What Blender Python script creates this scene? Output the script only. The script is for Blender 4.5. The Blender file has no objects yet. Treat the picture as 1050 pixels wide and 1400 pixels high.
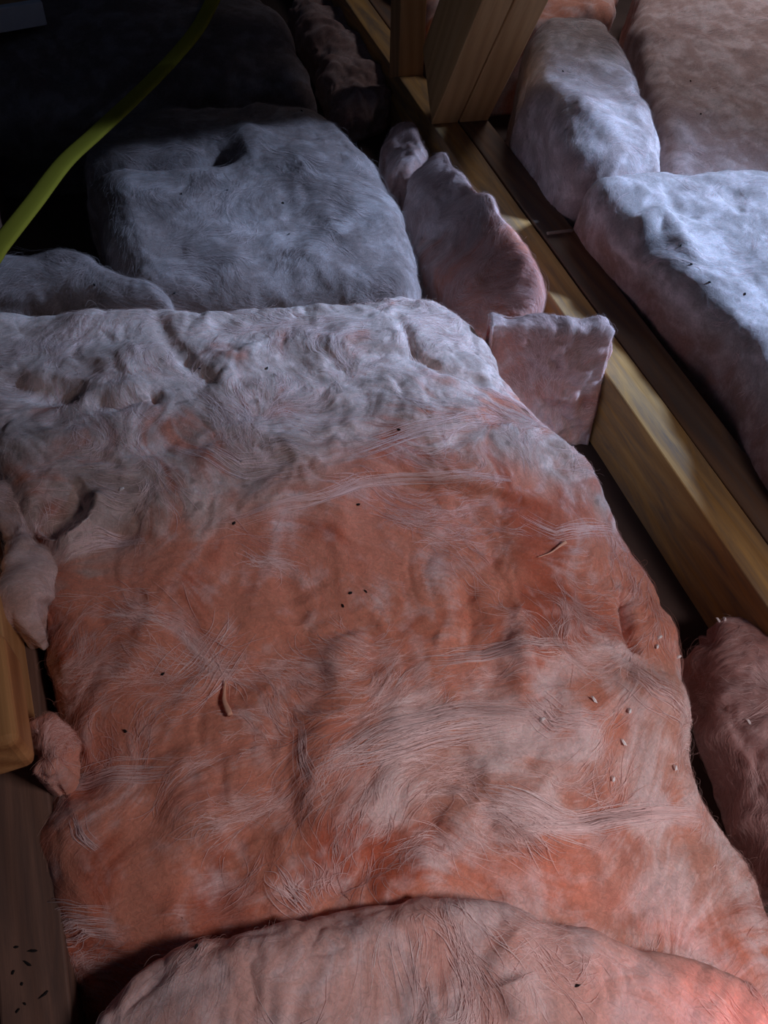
import bpy, bmesh, math, random
import numpy as np
from mathutils import Vector, Matrix

random.seed(7)
RNG = np.random.default_rng(11)
scene = bpy.context.scene
COL = scene.collection

# ------------------------------------------------------------------ camera
CAM_H = 0.60                                   # metres above the top of the ceiling joists
RIGHT = np.array([0.93984, -0.32573, 0.10292])
UP = np.array([0.20703, 0.78277, 0.58687])
FWD = np.array([0.27172, 0.53026, -0.80311])
FPX = 1050.0
cam_d = bpy.data.cameras.new('camera')
cam_d.sensor_fit = 'HORIZONTAL'
cam_d.sensor_width = 36.0
cam_d.lens = 36.0 * FPX / 1050.0
cam_d.clip_start = 0.01
cam = bpy.data.objects.new('camera', cam_d)
COL.objects.link(cam)
cam.matrix_world = Matrix(((RIGHT[0], UP[0], -FWD[0], 0), (RIGHT[1], UP[1], -FWD[1], 0),
                           (RIGHT[2], UP[2], -FWD[2], CAM_H), (0, 0, 0, 1)))
scene.camera = cam

# ------------------------------------------------------------------ light
world = bpy.data.worlds.new('attic_dimness')
scene.world = world
world.use_nodes = True
bg = world.node_tree.nodes['Background']
bg.inputs['Color'].default_value = (0.45, 0.58, 1.0, 1)
bg.inputs['Strength'].default_value = 0.014


def area(name, loc, target, size, energy, color, spread=180):
    d = bpy.data.lights.new(name, 'AREA')
    d.shape = 'RECTANGLE'
    d.size, d.size_y = size
    d.energy = energy
    d.color = color
    d.spread = math.radians(spread)
    o = bpy.data.objects.new(name, d)
    COL.objects.link(o)
    o.location = loc
    v = Vector(target) - Vector(loc)
    o.rotation_euler = v.to_track_quat('-Z', 'Y').to_euler()
    return o


def spot(name, loc, target, energy, color, cone, blend, radius):
    d = bpy.data.lights.new(name, 'SPOT')
    d.energy, d.color, d.spot_size, d.spot_blend, d.shadow_soft_size = energy, color, math.radians(cone), blend, radius
    o = bpy.data.objects.new(name, d)
    COL.objects.link(o)
    o.location = loc
    o.rotation_euler = (Vector(target) - Vector(loc)).to_track_quat('-Z', 'Y').to_euler()
    return o


# shaft of daylight through a vent in the roof on the right, dim light from the access hatch behind the camera,
# and an unseen fill added to lift the far right batts
spot('vent_daylight', (3.0, 0.52, 1.75), (0.50, 0.69, 0.0), 660, (0.47, 0.64, 1.0), 15.5, 0.85, 0.12)
area('hatch_light', (0.70, -0.42, 1.05), (0.25, 0.05, 0.0), (0.25, 0.25), 0.68, (1.0, 0.84, 0.86), 50)
area('far_right_fill', (1.5, 1.7, 1.3), (1.2, 1.35, 0.0), (0.4, 0.3), 1.1, (1.0, 0.92, 0.96), 65)
lamp = bpy.data.lights.new('red_glow_fill', 'SPOT')  # added unseen spot for the red corner glow, no fixture stands here
lamp.energy = 0.5
lamp.color = (1.0, 0.10, 0.05)
lamp.spot_size = math.radians(60)
lamp.spot_blend = 1.0
lamp.shadow_soft_size = 0.03
lo = bpy.data.objects.new('red_glow_fill', lamp)
COL.objects.link(lo)
lo.location = (0.335, -0.15, 0.13)
lo.rotation_euler = (Vector((0.275, -0.085, 0.03)) - lo.location).to_track_quat('-Z', 'Y').to_euler()

scene.view_settings.view_transform = 'Standard'
scene.view_settings.look = 'None'
scene.view_settings.gamma = 1.0
scene.view_settings.use_curve_mapping = False
scene.view_settings.exposure = 0.0

FLOOR = -0.095


# ------------------------------------------------------------------ helpers
def P(px, py, z=0.0):
    """photograph pixel -> point on the horizontal plane at height z"""
    r = RIGHT * (px - 525.0) + UP * (700.0 - py) + FWD * FPX
    t = (z - CAM_H) / r[2]
    return np.array([r[0] * t, r[1] * t, z])


def project(V):
    d = V - np.array([0, 0, CAM_H])
    zc = d @ FWD
    return 525 + FPX * (d @ RIGHT) / zc, 700 - FPX * (d @ UP) / zc, zc


def tag(o, label=None, cat=None, group=None, kind=None):
    if label: o['label'] = label
    if cat: o['category'] = cat
    if group: o['group'] = group
    if kind: o['kind'] = kind
    return o


def empty(name, loc, **kw):
    o = bpy.data.objects.new(name, None)
    o.empty_display_size = 0.05
    COL.objects.link(o)
    o.location = loc
    return tag(o, **kw)


def link_mesh(name, me, mat, parent=None, **kw):
    o = bpy.data.objects.new(name, me)
    COL.objects.link(o)
    if mat: me.materials.append(mat)
    if parent is not None:
        o.parent = parent
        o.matrix_parent_inverse = Matrix.Translation(-Vector(parent.location))
    return tag(o, **kw)


PERM = np.random.default_rng(5).permutation(512).astype(np.int32)
PERM = np.concatenate([PERM % 256] * 3)
_g = np.random.default_rng(6).normal(size=(256, 3)).astype(np.float32)
GRAD = _g / np.linalg.norm(_g, axis=1, keepdims=True)


def pn(x, y, z):
    """gradient noise, about -0.6..0.6"""
    x = np.asarray(x, np.float32); y = np.asarray(y, np.float32); z = np.asarray(z, np.float32)
    xi = np.floor(x).astype(np.int32); yi = np.floor(y).astype(np.int32); zi = np.floor(z).astype(np.int32)
    xf, yf, zf = x - xi, y - yi, z - zi
    u = xf * xf * xf * (xf * (xf * 6 - 15) + 10)
    v = yf * yf * yf * (yf * (yf * 6 - 15) + 10)
    w = zf * zf * zf * (zf * (zf * 6 - 15) + 10)
    xi &= 255; yi &= 255; zi &= 255
    out = 0
    for dx in (0, 1):
        wx = u if dx else 1 - u
        px = PERM[xi + dx]
        for dy in (0, 1):
            wy = v if dy else 1 - v
            py = PERM[px + yi + dy]
            for dz in (0, 1):
                wz = w if dz else 1 - w
                g = GRAD[PERM[py + zi + dz]]
                out = out + wx * wy * wz * (g[..., 0] * (xf - dx) + g[..., 1] * (yf - dy) + g[..., 2] * (zf - dz))
    return out


def fbm(x, y, z, size, octaves=3, seed=0.0, gain=0.5):
    s = 1.0 / size
    a, tot = 1.0, 0
    for k in range(octaves):
        tot = tot + a * pn(x * s + seed + 17.3 * k, y * s + seed * 1.7 + 5.1 * k, z * s + seed * 0.6 + 9.7 * k)
        a *= gain
        s *= 2.03
    return tot


def sstep(a, b, x):
    t = np.clip((x - a) / (b - a), 0, 1)
    return t * t * (3 - 2 * t)


def polydist(x, y, pts):
    """distance to a polyline in plan, signed side (+ = left of travel), and parameter along it 0..1"""
    best = np.full(x.shape, 1e9); side = np.zeros(x.shape); par = np.zeros(x.shape)
    seg = [math.dist(pts[i][:2], pts[i + 1][:2]) for i in range(len(pts) - 1)]
    L = sum(seg); acc = 0
    for i in range(len(pts) - 1):
        ax, ay = pts[i][:2]; bx, by = pts[i + 1][:2]
        dx, dy = bx - ax, by - ay
        t = np.clip(((x - ax) * dx + (y - ay) * dy) / (dx * dx + dy * dy), 0, 1)
        ex, ey = x - (ax + t * dx), y - (ay + t * dy)
        d = np.sqrt(ex * ex + ey * ey)
        m = d < best
        best = np.where(m, d, best)
        side = np.where(m, np.sign(dx * ey - dy * ex), side)
        par = np.where(m, (acc + t * seg[i]) / L, par)
        acc += seg[i]
    return best, side, par


def px_line(pts, z):
    return [P(a, b, z) for a, b in pts]


def ridge(pts, w, h, z=0.05):
    L = px_line(pts, z)
    def f(x, y):
        d, s, t = polydist(x, y, L)
        return h * np.exp(-(d / w) ** 2) * np.clip(np.minimum(t, 1 - t) * 6, 0, 1)
    return f


def step(pts, h, soft, reach, z=0.05):
    """left side of the line is raised by h, fading out over reach"""
    L = px_line(pts, z)
    def f(x, y):
        d, s, t = polydist(x, y, L)
        sd = d * s
        return h * sstep(-soft, soft, sd) * np.clip(1 - d / reach, 0, 1) * np.clip(np.minimum(t, 1 - t) * 8, 0, 1)
    return f


def bump(px, py, rx, ry, h, z=0.05, rot=0.0):
    c = P(px, py, z)
    ca, sa = math.cos(rot), math.sin(rot)
    def f(x, y):
        dx, dy = x - c[0], y - c[1]
        u, v = (dx * ca + dy * sa) / rx, (-dx * sa + dy * ca) / ry
        return h * np.exp(-(u * u + v * v))
    return f


# ------------------------------------------------------------------ materials
def new_mat(name):
    m = bpy.data.materials.new(name)
    m.use_nodes = True
    nt = m.node_tree
    b = nt.nodes['Principled BSDF']
    return m, nt, b


def N(nt, kind, **kw):
    n = nt.nodes.new(kind)
    for k, v in kw.items():
        if k in n.inputs: n.inputs[k].default_value = v
        else: setattr(n, k, v)
    return n


def mix_rgb(nt, a, b, fac, mode='MIX'):
    n = nt.nodes.new('ShaderNodeMix')
    n.data_type = 'RGBA'; n.blend_type = mode
    for sock, v in ((n.inputs[0], fac), (n.inputs[6], a), (n.inputs[7], b)):
        if hasattr(v, 'is_output'): nt.links.new(v, sock)
        else: sock.default_value = v
    return n.outputs[2]


def wool_material():
    m, nt, b = new_mat('glass_wool')
    at = N(nt, 'ShaderNodeAttribute'); at.attribute_name = 'tint'
    tc = N(nt, 'ShaderNodeTexCoord')
    n1 = N(nt, 'ShaderNodeTexNoise', Scale=260.0, Detail=5.0, Roughness=0.65, Distortion=1.2)
    nt.links.new(tc.outputs['Object'], n1.inputs['Vector'])
    r1 = N(nt, 'ShaderNodeMapRange'); r1.inputs[1].default_value = 0.3; r1.inputs[2].default_value = 0.7
    r1.inputs[3].default_value = 0.80; r1.inputs[4].default_value = 1.18
    nt.links.new(n1.outputs['Fac'], r1.inputs[0])
    c = mix_rgb(nt, at.outputs['Color'], r1.outputs[0], 1.0, 'MULTIPLY')
    nt.links.new(c, b.inputs['Base Color'])
    b.inputs['Roughness'].default_value = 0.95
    b.inputs['Specular IOR Level'].default_value = 0.08
    b.inputs['Subsurface Weight'].default_value = 0.35
    b.inputs['Subsurface Radius'].default_value = (1.0, 0.42, 0.32)
    b.inputs['Subsurface Scale'].default_value = 0.006
    bp = N(nt, 'ShaderNodeBump', Strength=0.5, Distance=0.0012)
    nt.links.new(n1.outputs['Fac'], bp.inputs['Height'])
    nt.links.new(bp.outputs['Normal'], b.inputs['Normal'])
    return m


def fibre_material(name, col):
    m, nt, b = new_mat(name)
    at = N(nt, 'ShaderNodeAttribute'); at.attribute_name = 'fibre_tint'
    c = mix_rgb(nt, at.outputs['Color'], (*col, 1), 0.35)
    nt.links.new(c, b.inputs['Base Color'])
    b.inputs['Roughness'].default_value = 0.8
    b.inputs['Specular IOR Level'].default_value = 0.2
    tr = N(nt, 'ShaderNodeBsdfTransparent')                # glass fibre: half the light passes straight through
    mx = N(nt, 'ShaderNodeMixShader', Fac=0.45)
    nt.links.new(b.outputs[0], mx.inputs[1]); nt.links.new(tr.outputs[0], mx.inputs[2])
    nt.links.new(mx.outputs[0], nt.nodes['Material Output'].inputs['Surface'])
    return m


def wood_material(name, light, dark, dirt_amount, dirt_col=(0.10, 0.09, 0.085), rough=0.6, ring=1.0):
    """grain along local Y"""
    m, nt, b = new_mat(name)
    tc = N(nt, 'ShaderNodeTexCoord')
    mp = N(nt, 'ShaderNodeMapping'); mp.inputs['Scale'].default_value = (1.0, 0.035, 1.0)
    nt.links.new(tc.outputs['Object'], mp.inputs['Vector'])
    g = N(nt, 'ShaderNodeTexNoise', Scale=420.0, Detail=4.0, Roughness=0.6)
    nt.links.new(mp.outputs[0], g.inputs['Vector'])
    mp2 = N(nt, 'ShaderNodeMapping'); mp2.inputs['Scale'].default_value = (1.0, 0.10, 1.0)
    nt.links.new(tc.outputs['Object'], mp2.inputs['Vector'])
    w = N(nt, 'ShaderNodeTexWave', Scale=28.0 * ring, Distortion=5.0, Detail=2.0)
    w.inputs['Detail Scale'].default_value = 1.2
    w.wave_type = 'BANDS'; w.bands_direction = 'DIAGONAL'
    nt.links.new(mp2.outputs[0], w.inputs['Vector'])
    a = N(nt, 'ShaderNodeMath', operation='MULTIPLY_ADD'); a.inputs[1].default_value = 0.5; a.inputs[2].default_value = 0.0
    nt.links.new(w.outputs['Fac'], a.inputs[0])
    s = N(nt, 'ShaderNodeMath', operation='MULTIPLY_ADD'); s.inputs[1].default_value = 0.7
    nt.links.new(g.outputs['Fac'], s.inputs[0]); nt.links.new(a.outputs[0], s.inputs[2])
    c = mix_rgb(nt, (*dark, 1), (*light, 1), s.outputs[0])
    d1 = N(nt, 'ShaderNodeTexNoise', Scale=26.0, Detail=6.0, Roughness=0.7, Distortion=0.6)
    mp3 = N(nt, 'ShaderNodeMapping'); mp3.inputs['Scale'].default_value = (1.6, 0.22, 1.6)
    nt.links.new(tc.outputs['Object'], mp3.inputs['Vector']); nt.links.new(mp3.outputs[0], d1.inputs['Vector'])
    rg = N(nt, 'ShaderNodeMapRange'); rg.inputs[1].default_value = 0.40; rg.inputs[2].default_value = 0.66
    rg.inputs[3].default_value = 0.0; rg.inputs[4].default_value = dirt_amount
    nt.links.new(d1.outputs['Fac'], rg.inputs[0])
    c2 = mix_rgb(nt, c, (*dirt_col, 1), rg.outputs[0])
    nt.links.new(c2, b.inputs['Base Color'])
    b.inputs['Roughness'].default_value = rough
    b.inputs['Specular IOR Level'].default_value = 0.25
    bp = N(nt, 'ShaderNodeBump', Strength=0.35, Distance=0.0008)
    nt.links.new(s.outputs[0], bp.inputs['Height']); nt.links.new(bp.outputs[0], b.inputs['Normal'])
    return m


def plain(name, col, rough=0.6, noise=0.15, scale=60.0, spec=0.3):
    m, nt, b = new_mat(name)
    tc = N(nt, 'ShaderNodeTexCoord')
    n = N(nt, 'ShaderNodeTexNoise', Scale=scale, Detail=4.0)
    nt.links.new(tc.outputs['Object'], n.inputs['Vector'])
    lo_ = tuple(v * (1 - noise) for v in col); hi_ = tuple(min(1, v * (1 + noise)) for v in col)
    nt.links.new(mix_rgb(nt, (*lo_, 1), (*hi_, 1), n.outputs['Fac']), b.inputs['Base Color'])
    b.inputs['Roughness'].default_value = rough
    b.inputs['Specular IOR Level'].default_value = spec
    return m


def wisp_material():
    m, nt, b = new_mat('combed_fibre')
    at = N(nt, 'ShaderNodeAttribute'); at.attribute_name = 'tint'
    nt.links.new(at.outputs['Color'], b.inputs['Base Color'])
    b.inputs['Roughness'].default_value = 0.9
    b.inputs['Specular IOR Level'].default_value = 0.15
    return m


WISP = wisp_material()
WOOL = wool_material()
FIB_PINK = fibre_material('fibre_pink', (0.80, 0.50, 0.45))
FIB_PALE = fibre_material('fibre_pale', (0.82, 0.70, 0.68))
FIB_GREY = fibre_material('fibre_grey', (0.62, 0.58, 0.58))
WOOD_YELLOW = wood_material('yellow_pine', (0.60, 0.36, 0.13), (0.42, 0.22, 0.06), 0.8, (0.17, 0.14, 0.115))
WOOD_BROWN = wood_material('dusty_brown_pine', (0.26, 0.15, 0.085), (0.15, 0.08, 0.045), 0.8, (0.13, 0.11, 0.10))
WOOD_WEB = wood_material('web_pine', (0.74, 0.43, 0.19), (0.56, 0.29, 0.11), 0.12)
WOOD_LEFT = wood_material('grey_brown_pine', (0.25, 0.145, 0.105), (0.16, 0.09, 0.065), 0.6, (0.06, 0.05, 0.05))
WOOD_BEAM = wood_material('honey_pine', (0.74, 0.40, 0.16), (0.28, 0.10, 0.03), 0.12, rough=0.42, ring=0.7)
YELLOW = plain('yellow_plastic', (0.40, 0.36, 0.04), 0.85, 0.10, 30, spec=0.1)
BOARD = plain('pale_paint', (0.82, 0.83, 0.86), 0.6, 0.08)
PLASTER = plain('dusty_plasterboard', (0.075, 0.05, 0.042), 0.95, 0.3, 14)
BLACK = plain('black_grit', (0.012, 0.010, 0.010), 0.8, 0.2)
FLECK = plain('clear_fleck', (1.0, 1.0, 1.0), 0.35, 0.0, spec=1.0)
TUFT = plain('orange_fibre_knot', (0.85, 0.48, 0.34), 0.9, 0.2, 300)
CURL = plain('torn_wool', (0.72, 0.50, 0.45), 0.95, 0.3, 400, spec=0.05)
STICK = plain('pale_splinter', (0.40, 0.32, 0.27), 0.8, 0.2, 80)

# albedo palette of the glass wool
GREY = np.array([0.50, 0.44, 0.43]); PALE = np.array([0.80, 0.63, 0.62])
PINK = np.array([0.68, 0.29, 0.20]); DEEP = np.array([0.50, 0.145, 0.085])
TAN = np.array([0.50, 0.40, 0.36])


# ------------------------------------------------------------------ glass wool batts
def resample(poly, n):
    poly = np.array(poly, float)
    d = np.r_[0, np.cumsum(np.linalg.norm(np.diff(poly, axis=0), axis=1))]
    t = np.linspace(0, d[-1], n)
    out = np.stack([np.interp(t, d, poly[:, k]) for k in range(poly.shape[1])], 1)
    k = max(1, n // 14)                                        # soften the corners of the outline
    ker = np.hanning(2 * k + 3)[1:-1]; ker /= ker.sum()
    pad = np.concatenate([2 * out[:1] - out[1:k + 1][::-1], out, 2 * out[-1:] - out[-k - 1:-1][::-1]])
    return np.stack([np.convolve(pad[:, i], ker, 'valid') for i in range(poly.shape[1])], 1)


def bilerp(A, u, v):
    nu, nv = A.shape[:2]
    u = np.clip(u, 0, nu - 1.001); v = np.clip(v, 0, nv - 1.001)
    i, j = u.astype(int), v.astype(int)
    fu, fv = (u - i), (v - j)
    if A.ndim == 3: fu, fv = fu[..., None], fv[..., None]
    return (A[i, j] * (1 - fu) * (1 - fv) + A[i + 1, j] * fu * (1 - fv) + A[i, j + 1] * (1 - fu) * fv + A[i + 1, j + 1] * fu * fv)


def lic(noise, cu, cv, steps, h=1.0):
    nu, nv = noise.shape
    U, V = np.meshgrid(np.arange(nu, dtype=np.float32), np.arange(nv, dtype=np.float32), indexing='ij')
    acc = noise.copy()
    for sgn in (1, -1):
        u, v = U.copy(), V.copy()
        for k in range(steps):
            i = np.clip(u + 0.5, 0, nu - 1).astype(np.int32); j = np.clip(v + 0.5, 0, nv - 1).astype(np.int32)
            u += sgn * h * cu[i, j]; v += sgn * h * cv[i, j]
            i = np.clip(u + 0.5, 0, nu - 1).astype(np.int32); j = np.clip(v + 0.5, 0, nv - 1).astype(np.int32)
            acc += noise[i, j] * (1 - k / (steps + 1))
    acc -= acc.mean()
    return acc / (acc.std() + 1e-9)


def blur(A, k):
    ker = np.hanning(2 * k + 3)[1:-1]; ker /= ker.sum()
    for ax in (0, 1):
        A = np.apply_along_axis(lambda m: np.convolve(m, ker, 'same'), ax, A)
    return A / A.std()


class Batt:
    pass


def batt(name, front, right, back, left, ztop, res, label, r=0.03, seed=0.0, floor=FLOOR, z=0.04,
         feats=(), amp=1.0, colour=None, fibres=0, fibre_mat=None, flow=0.0, group=None, flare=0.0,
         fib_len=0.018, fib_lift=0.0015, world_pts=False, streak=1.0, depth=None, rough=1.0, disp=None, shear=(0, 0), wisps=0):
    """A soft slab: outline given by four edge polylines (front & back run left-to-right, left & right run
    front-to-back), top height ztop(x, y), rounded rim and side faces down to floor."""
    conv = (lambda L: [np.array([a, b]) for a, b in L]) if world_pts else (lambda L: [P(a, b, z)[:2] for a, b in L])
    n = 240
    c0, c1, d0, d1 = resample(conv(front), n), resample(conv(back), n), resample(conv(left), n), resample(conv(right), n)
    for a_, b_ in (((c0, 0), (d0, 0)), ((c0, -1), (d1, 0)), ((c1, 0), (d0, -1)), ((c1, -1), (d1, -1))):
        m_ = (a_[0][a_[1]] + b_[0][b_[1]]) / 2
        a_[0][a_[1]] = m_; b_[0][b_[1]] = m_
    ln = lambda c: np.linalg.norm(np.diff(c, axis=0), axis=1).sum()
    Lu, Lv = (ln(c0) + ln(c1)) / 2, (ln(d0) + ln(d1)) / 2
    T = depth if depth else (np.mean(ztop(np.array([c0[n // 2][0], c1[n // 2][0]]), np.array([c0[n // 2][1], c1[n // 2][1]]))) - floor)
    T = max(T, r * 1.05)
    emax = r * math.pi / 2 + (T - r)
    h = math.sqrt((Lu + 2 * emax) * (Lv + 2 * emax) / res)
    nu, nv = int((Lu - 2 * r + 2 * emax) / h), int((Lv - 2 * r + 2 * emax) / h)
    p = np.linspace(r - emax, Lu - r + emax, nu); q = np.linspace(r - emax, Lv - r + emax, nv)
    Pm, Qm = np.meshgrid(p, q, indexing='ij')
    ac, bc = np.clip(Pm, r, Lu - r), np.clip(Qm, r, Lv - r)
    ep, eq = Pm - ac, Qm - bc
    e = np.sqrt(ep * ep + eq * eq)
    dp, dq = ep / (e + 1e-9), eq / (e + 1e-9)

    def coons(a, b):
        ia, ib = a * (n - 1), b * (n - 1)
        g = lambda c, i: np.stack([np.interp(i, np.arange(n), c[:, k]) for k in range(2)], -1)
        A, B = a[..., None], b[..., None]
        return ((1 - B) * g(c0, ia) + B * g(c1, ia) + (1 - A) * g(d0, ib) + A * g(d1, ib)
                - ((1 - A) * (1 - B) * c0[0] + A * (1 - B) * c0[-1] + (1 - A) * B * c1[0] + A * B * c1[-1]))
    a, b = ac / Lu, bc / Lv
    XY = coons(a, b)
    du = coons(np.clip(a + .01, 0, 1), b) - coons(np.clip(a - .01, 0, 1), b)
    dv = coons(a, np.clip(b + .01, 0, 1)) - coons(a, np.clip(b - .01, 0, 1))
    du /= np.linalg.norm(du, axis=-1, keepdims=True); dv /= np.linalg.norm(dv, axis=-1, keepdims=True)
    ang = np.minimum(e / r, math.pi / 2)
    drop = np.minimum(r * (1 - np.cos(ang)) + np.maximum(e - r * math.pi / 2, 0), T)
    hor = r * np.sin(ang) + flare * np.maximum(drop - r, 0)
    XY = XY + hor[..., None] * (dp[..., None] * du + dq[..., None] * dv)
    x, y = XY[..., 0] + shear[0] * drop, XY[..., 1] + shear[1] * drop
    zt = ztop(x, y)
    for f in feats: zt = zt + f(x, y)
    zz = floor + (zt - floor) * (1 - drop / T)
    V = np.stack([x, y, zz], -1)

    def normals(V):
        gu, gv = np.gradient(V, axis=0), np.gradient(V, axis=1)
        nn = np.cross(gu, gv)
        return nn / (np.linalg.norm(nn, axis=-1, keepdims=True) + 1e-12)
    nrm = normals(V)
    X, Y, Z = V[..., 0], V[..., 1], V[..., 2]
    wob = 0.02
    wx = fbm(X, Y, Z, 0.09, 2, seed + 3) * wob; wy = fbm(X, Y, Z, 0.09, 2, seed + 8) * wob; wz = fbm(X, Y, Z, 0.09, 2, seed + 13) * wob
    big = fbm(X + wx, Y + wy, Z + wz, 0.11, 2, seed + 1)
    mid = fbm(X + wx * 1.5, Y + wy * 1.5, Z + wz, 0.042, 3, seed + 21)
    bil = np.abs(fbm(X + wx * 2, Y + wy * 2, Z + wz * 2, 0.055, 3, seed + 31))
    # flow of the fibres over the sheet
    th = flow + 3.4 * fbm(X, Y, Z, 0.16, 2, seed + 41) + 1.6 * fbm(X, Y, Z, 0.05, 2, seed + 47)
    cu, cv = np.cos(th).astype(np.float32), np.sin(th).astype(np.float32)
    rs = np.random.default_rng(int(seed * 10) + 1)
    st1 = lic(rs.normal(size=(nu, nv)).astype(np.float32), cu, cv, 16)
    st2 = lic(blur(rs.normal(size=(nu, nv)), 3).astype(np.float32), cu, cv, 22, 1.5)
    st1 = np.clip(st1, -2.5, 2.5); st2 = np.clip(st2, -2.5, 2.5)
    patch = sstep(-0.15, 0.35, fbm(X + wx, Y + wy, Z, 0.07, 3, seed + 61))       # where the wool is combed open
    fade = 1 - sstep(T * 0.8, T, drop)
    D = amp * (0.018 * big + (0.0075 * mid + 0.008 * (bil - 0.15)) * rough + (0.00016 * st1 + 0.00032 * st2) * (0.35 + patch) * streak) * (0.3 + 0.7 * fade)
    if disp: D = D + disp(X, Y, Z)
    D = D * (1 - sstep(r * 0.4, r * 1.0, np.minimum(np.abs(ep), np.abs(eq))))
    V = V + nrm * D[..., None]
    V[..., 2] = np.maximum(V[..., 2], floor)
    nrm = normals(V)

    # own colour: dusty grey skin, pale combed-out fibre, pink body
    info = dict(X=X, Y=Y, Z=Z, big=big, mid=mid, bil=bil, st1=st1, st2=st2, patch=patch, drop=drop, nrm=nrm, corner=(np.minimum(np.abs(ep), np.abs(eq)) > r * 0.5), T=T, seed=seed, wx=wx, wy=wy)
    colr = colour(info)
    B = Batt()
    B.V, B.n, B.cu, B.cv, B.h, B.col = V, nrm, cu, cv, h, colr
    B.px, B.py, B.zc = project(V)
    B.info = info

    me = bpy.data.meshes.new(name)
    nvtx = nu * nv
    idx = np.arange(nvtx, dtype=np.int32).reshape(nu, nv)
    quads = np.stack([idx[:-1, :-1], idx[1:, :-1], idx[1:, 1:], idx[:-1, 1:]], -1).reshape(-1, 4)
    rim = np.concatenate([idx[:, 0], idx[-1, 1:], idx[:-1, -1][::-1], idx[0, 1:-1][::-1]])[::-1]
    loops = np.concatenate([quads.ravel(), rim])
    me.vertices.add(nvtx); me.vertices.foreach_set('co', V.astype(np.float32).ravel())
    me.loops.add(len(loops)); me.loops.foreach_set('vertex_index', loops.astype(np.int32))
    npoly = len(quads) + 1
    me.polygons.add(npoly)
    starts = np.r_[np.arange(len(quads)) * 4, len(quads) * 4].astype(np.int32)
    me.polygons.foreach_set('loop_start', starts)
    me.polygons.foreach_set('use_smooth', np.ones(npoly, bool))
    me.update(calc_edges=True)
    ca = me.attributes.new('tint', 'FLOAT_COLOR', 'POINT')
    rgba = np.ones((nvtx, 4), np.float32); rgba[:, :3] = np.clip(colr, 0.01, 0.95).reshape(-1, 3)
    ca.data.foreach_set('color', rgba.ravel())
    kw = dict(label=label, cat='insulation batt', group=group)
    if fibres:
        base = V[nu // 2, nv // 2]
        root = empty(name, (float(base[0]), float(base[1]), floor), **kw)
        B.obj = root
        link_mesh('wool_slab', me, WOOL, root)
        B.fib = grow(B, fibres, fib_len, fib_lift, rs)
        B.fmat = fibre_mat
        B.wisps = []
        if wisps: comb(B, wisps, rs)
    else:
        B.obj = link_mesh(name, me, WOOL, **kw)
        B.fib = None
    return B


def trace(B, u, v, L, npt, lift, rs, curl=0.6):
    """fibres that follow the flow of the sheet; returns (n, npt, 3)"""
    n = len(u)
    stepc = (L / (npt - 1) / B.h)
    out = np.empty((n, npt, 3)); B.last_n = np.empty((n, npt, 3))
    sg = np.where(rs.random(n) < 0.5, 1.0, -1.0)
    turn = rs.normal(size=n) * curl / npt
    off = rs.normal(size=n) * 0.5
    prof = np.linspace(0, 1, npt)
    kind = rs.random(n)
    for k in range(npt):
        pos = bilerp(B.V, u, v); nn = bilerp(B.n, u, v)
        t = prof[k]
        arch = np.where(kind < 0.7, np.sin(math.pi * t) * 0.8 + 0.05, t ** 1.3)
        out[:, k] = pos + nn * (lift * arch)[:, None] + nn * 0.0002
        B.last_n[:, k] = nn
        cu, cv = bilerp(B.cu, u, v), bilerp(B.cv, u, v)
        a = np.arctan2(cv, cu) + off * 0.5 + turn * k
        u = u + sg * stepc * np.cos(a); v = v + sg * stepc * np.sin(a)
    return out


def grow(B, count, flen, lift, rs):
    nu, nv = B.V.shape[:2]
    vis = (B.n * (np.array([0, 0, CAM_H]) - B.V)).sum(-1) > -0.2      # only the faces that are not underneath
    vis &= ~B.info['corner']
    vis &= B.info['drop'] < B.info['T'] * 0.80
    w = (0.15 + B.info['patch']) * vis
    w = (w / w.sum()).ravel()
    # half grows in tufts, half evenly
    nt = count // 14
    seeds = rs.choice(nu * nv, nt, p=w)
    tu, tv = np.repeat(seeds // nv, 7).astype(float), np.repeat(seeds % nv, 7).astype(float)
    tu += rs.normal(size=len(tu)) * 0.0028 / B.h; tv += rs.normal(size=len(tv)) * 0.0028 / B.h
    sg = rs.choice(nu * nv, count - len(tu), p=w)
    u = np.r_[tu, (sg // nv) + rs.random(len(sg))]; v = np.r_[tv, (sg % nv) + rs.random(len(sg))]
    L = flen * np.exp(rs.normal(size=len(u)) * 0.5)
    li = lift * np.exp(rs.normal(size=len(u)) * 0.8) * 0.6
    return [(trace(B, u, v, L, 7, li, rs), 0.00007, bilerp(B.col, u, v))]


def comb(B, count, rs, width=0.00022):
    """locks of combed-out fibre lying on the sheet"""
    nu, nv = B.V.shape[:2]
    vis = (B.n * (np.array([0, 0, CAM_H]) - B.V)).sum(-1) > 0.0
    w = B.info['patch'] ** 2 * vis * ~B.info['corner'] * (B.info['drop'] < B.info['T'] * 0.7) + 1e-9
    w = (w / w.sum()).ravel()
    nl = max(1, count // 12)
    sd = np.repeat(rs.choice(nu * nv, nl, p=w), 12)
    u = (sd // nv) + rs.normal(size=len(sd)) * 0.0022 / B.h
    v = (sd % nv) + rs.normal(size=len(sd)) * 0.0022 / B.h
    L = np.repeat(0.016 * np.exp(rs.normal(size=nl) * 0.45), 12) * (0.7 + 0.6 * rs.random(len(sd)))
    li = np.repeat(np.abs(rs.normal(size=nl)) * 0.0006, 12) * (0.5 + rs.random(len(sd)))
    pts = trace(B, u, v, L, 6, li, rs, curl=0.9)
    base = bilerp(B.col, u, v)
    lum = base.mean(-1, keepdims=True)
    B.wisps.append((pts, B.last_n.copy(), width, 0.45 * base + 0.65 * PALE * np.clip(lum / 0.45, 0.5, 1.1)))


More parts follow.
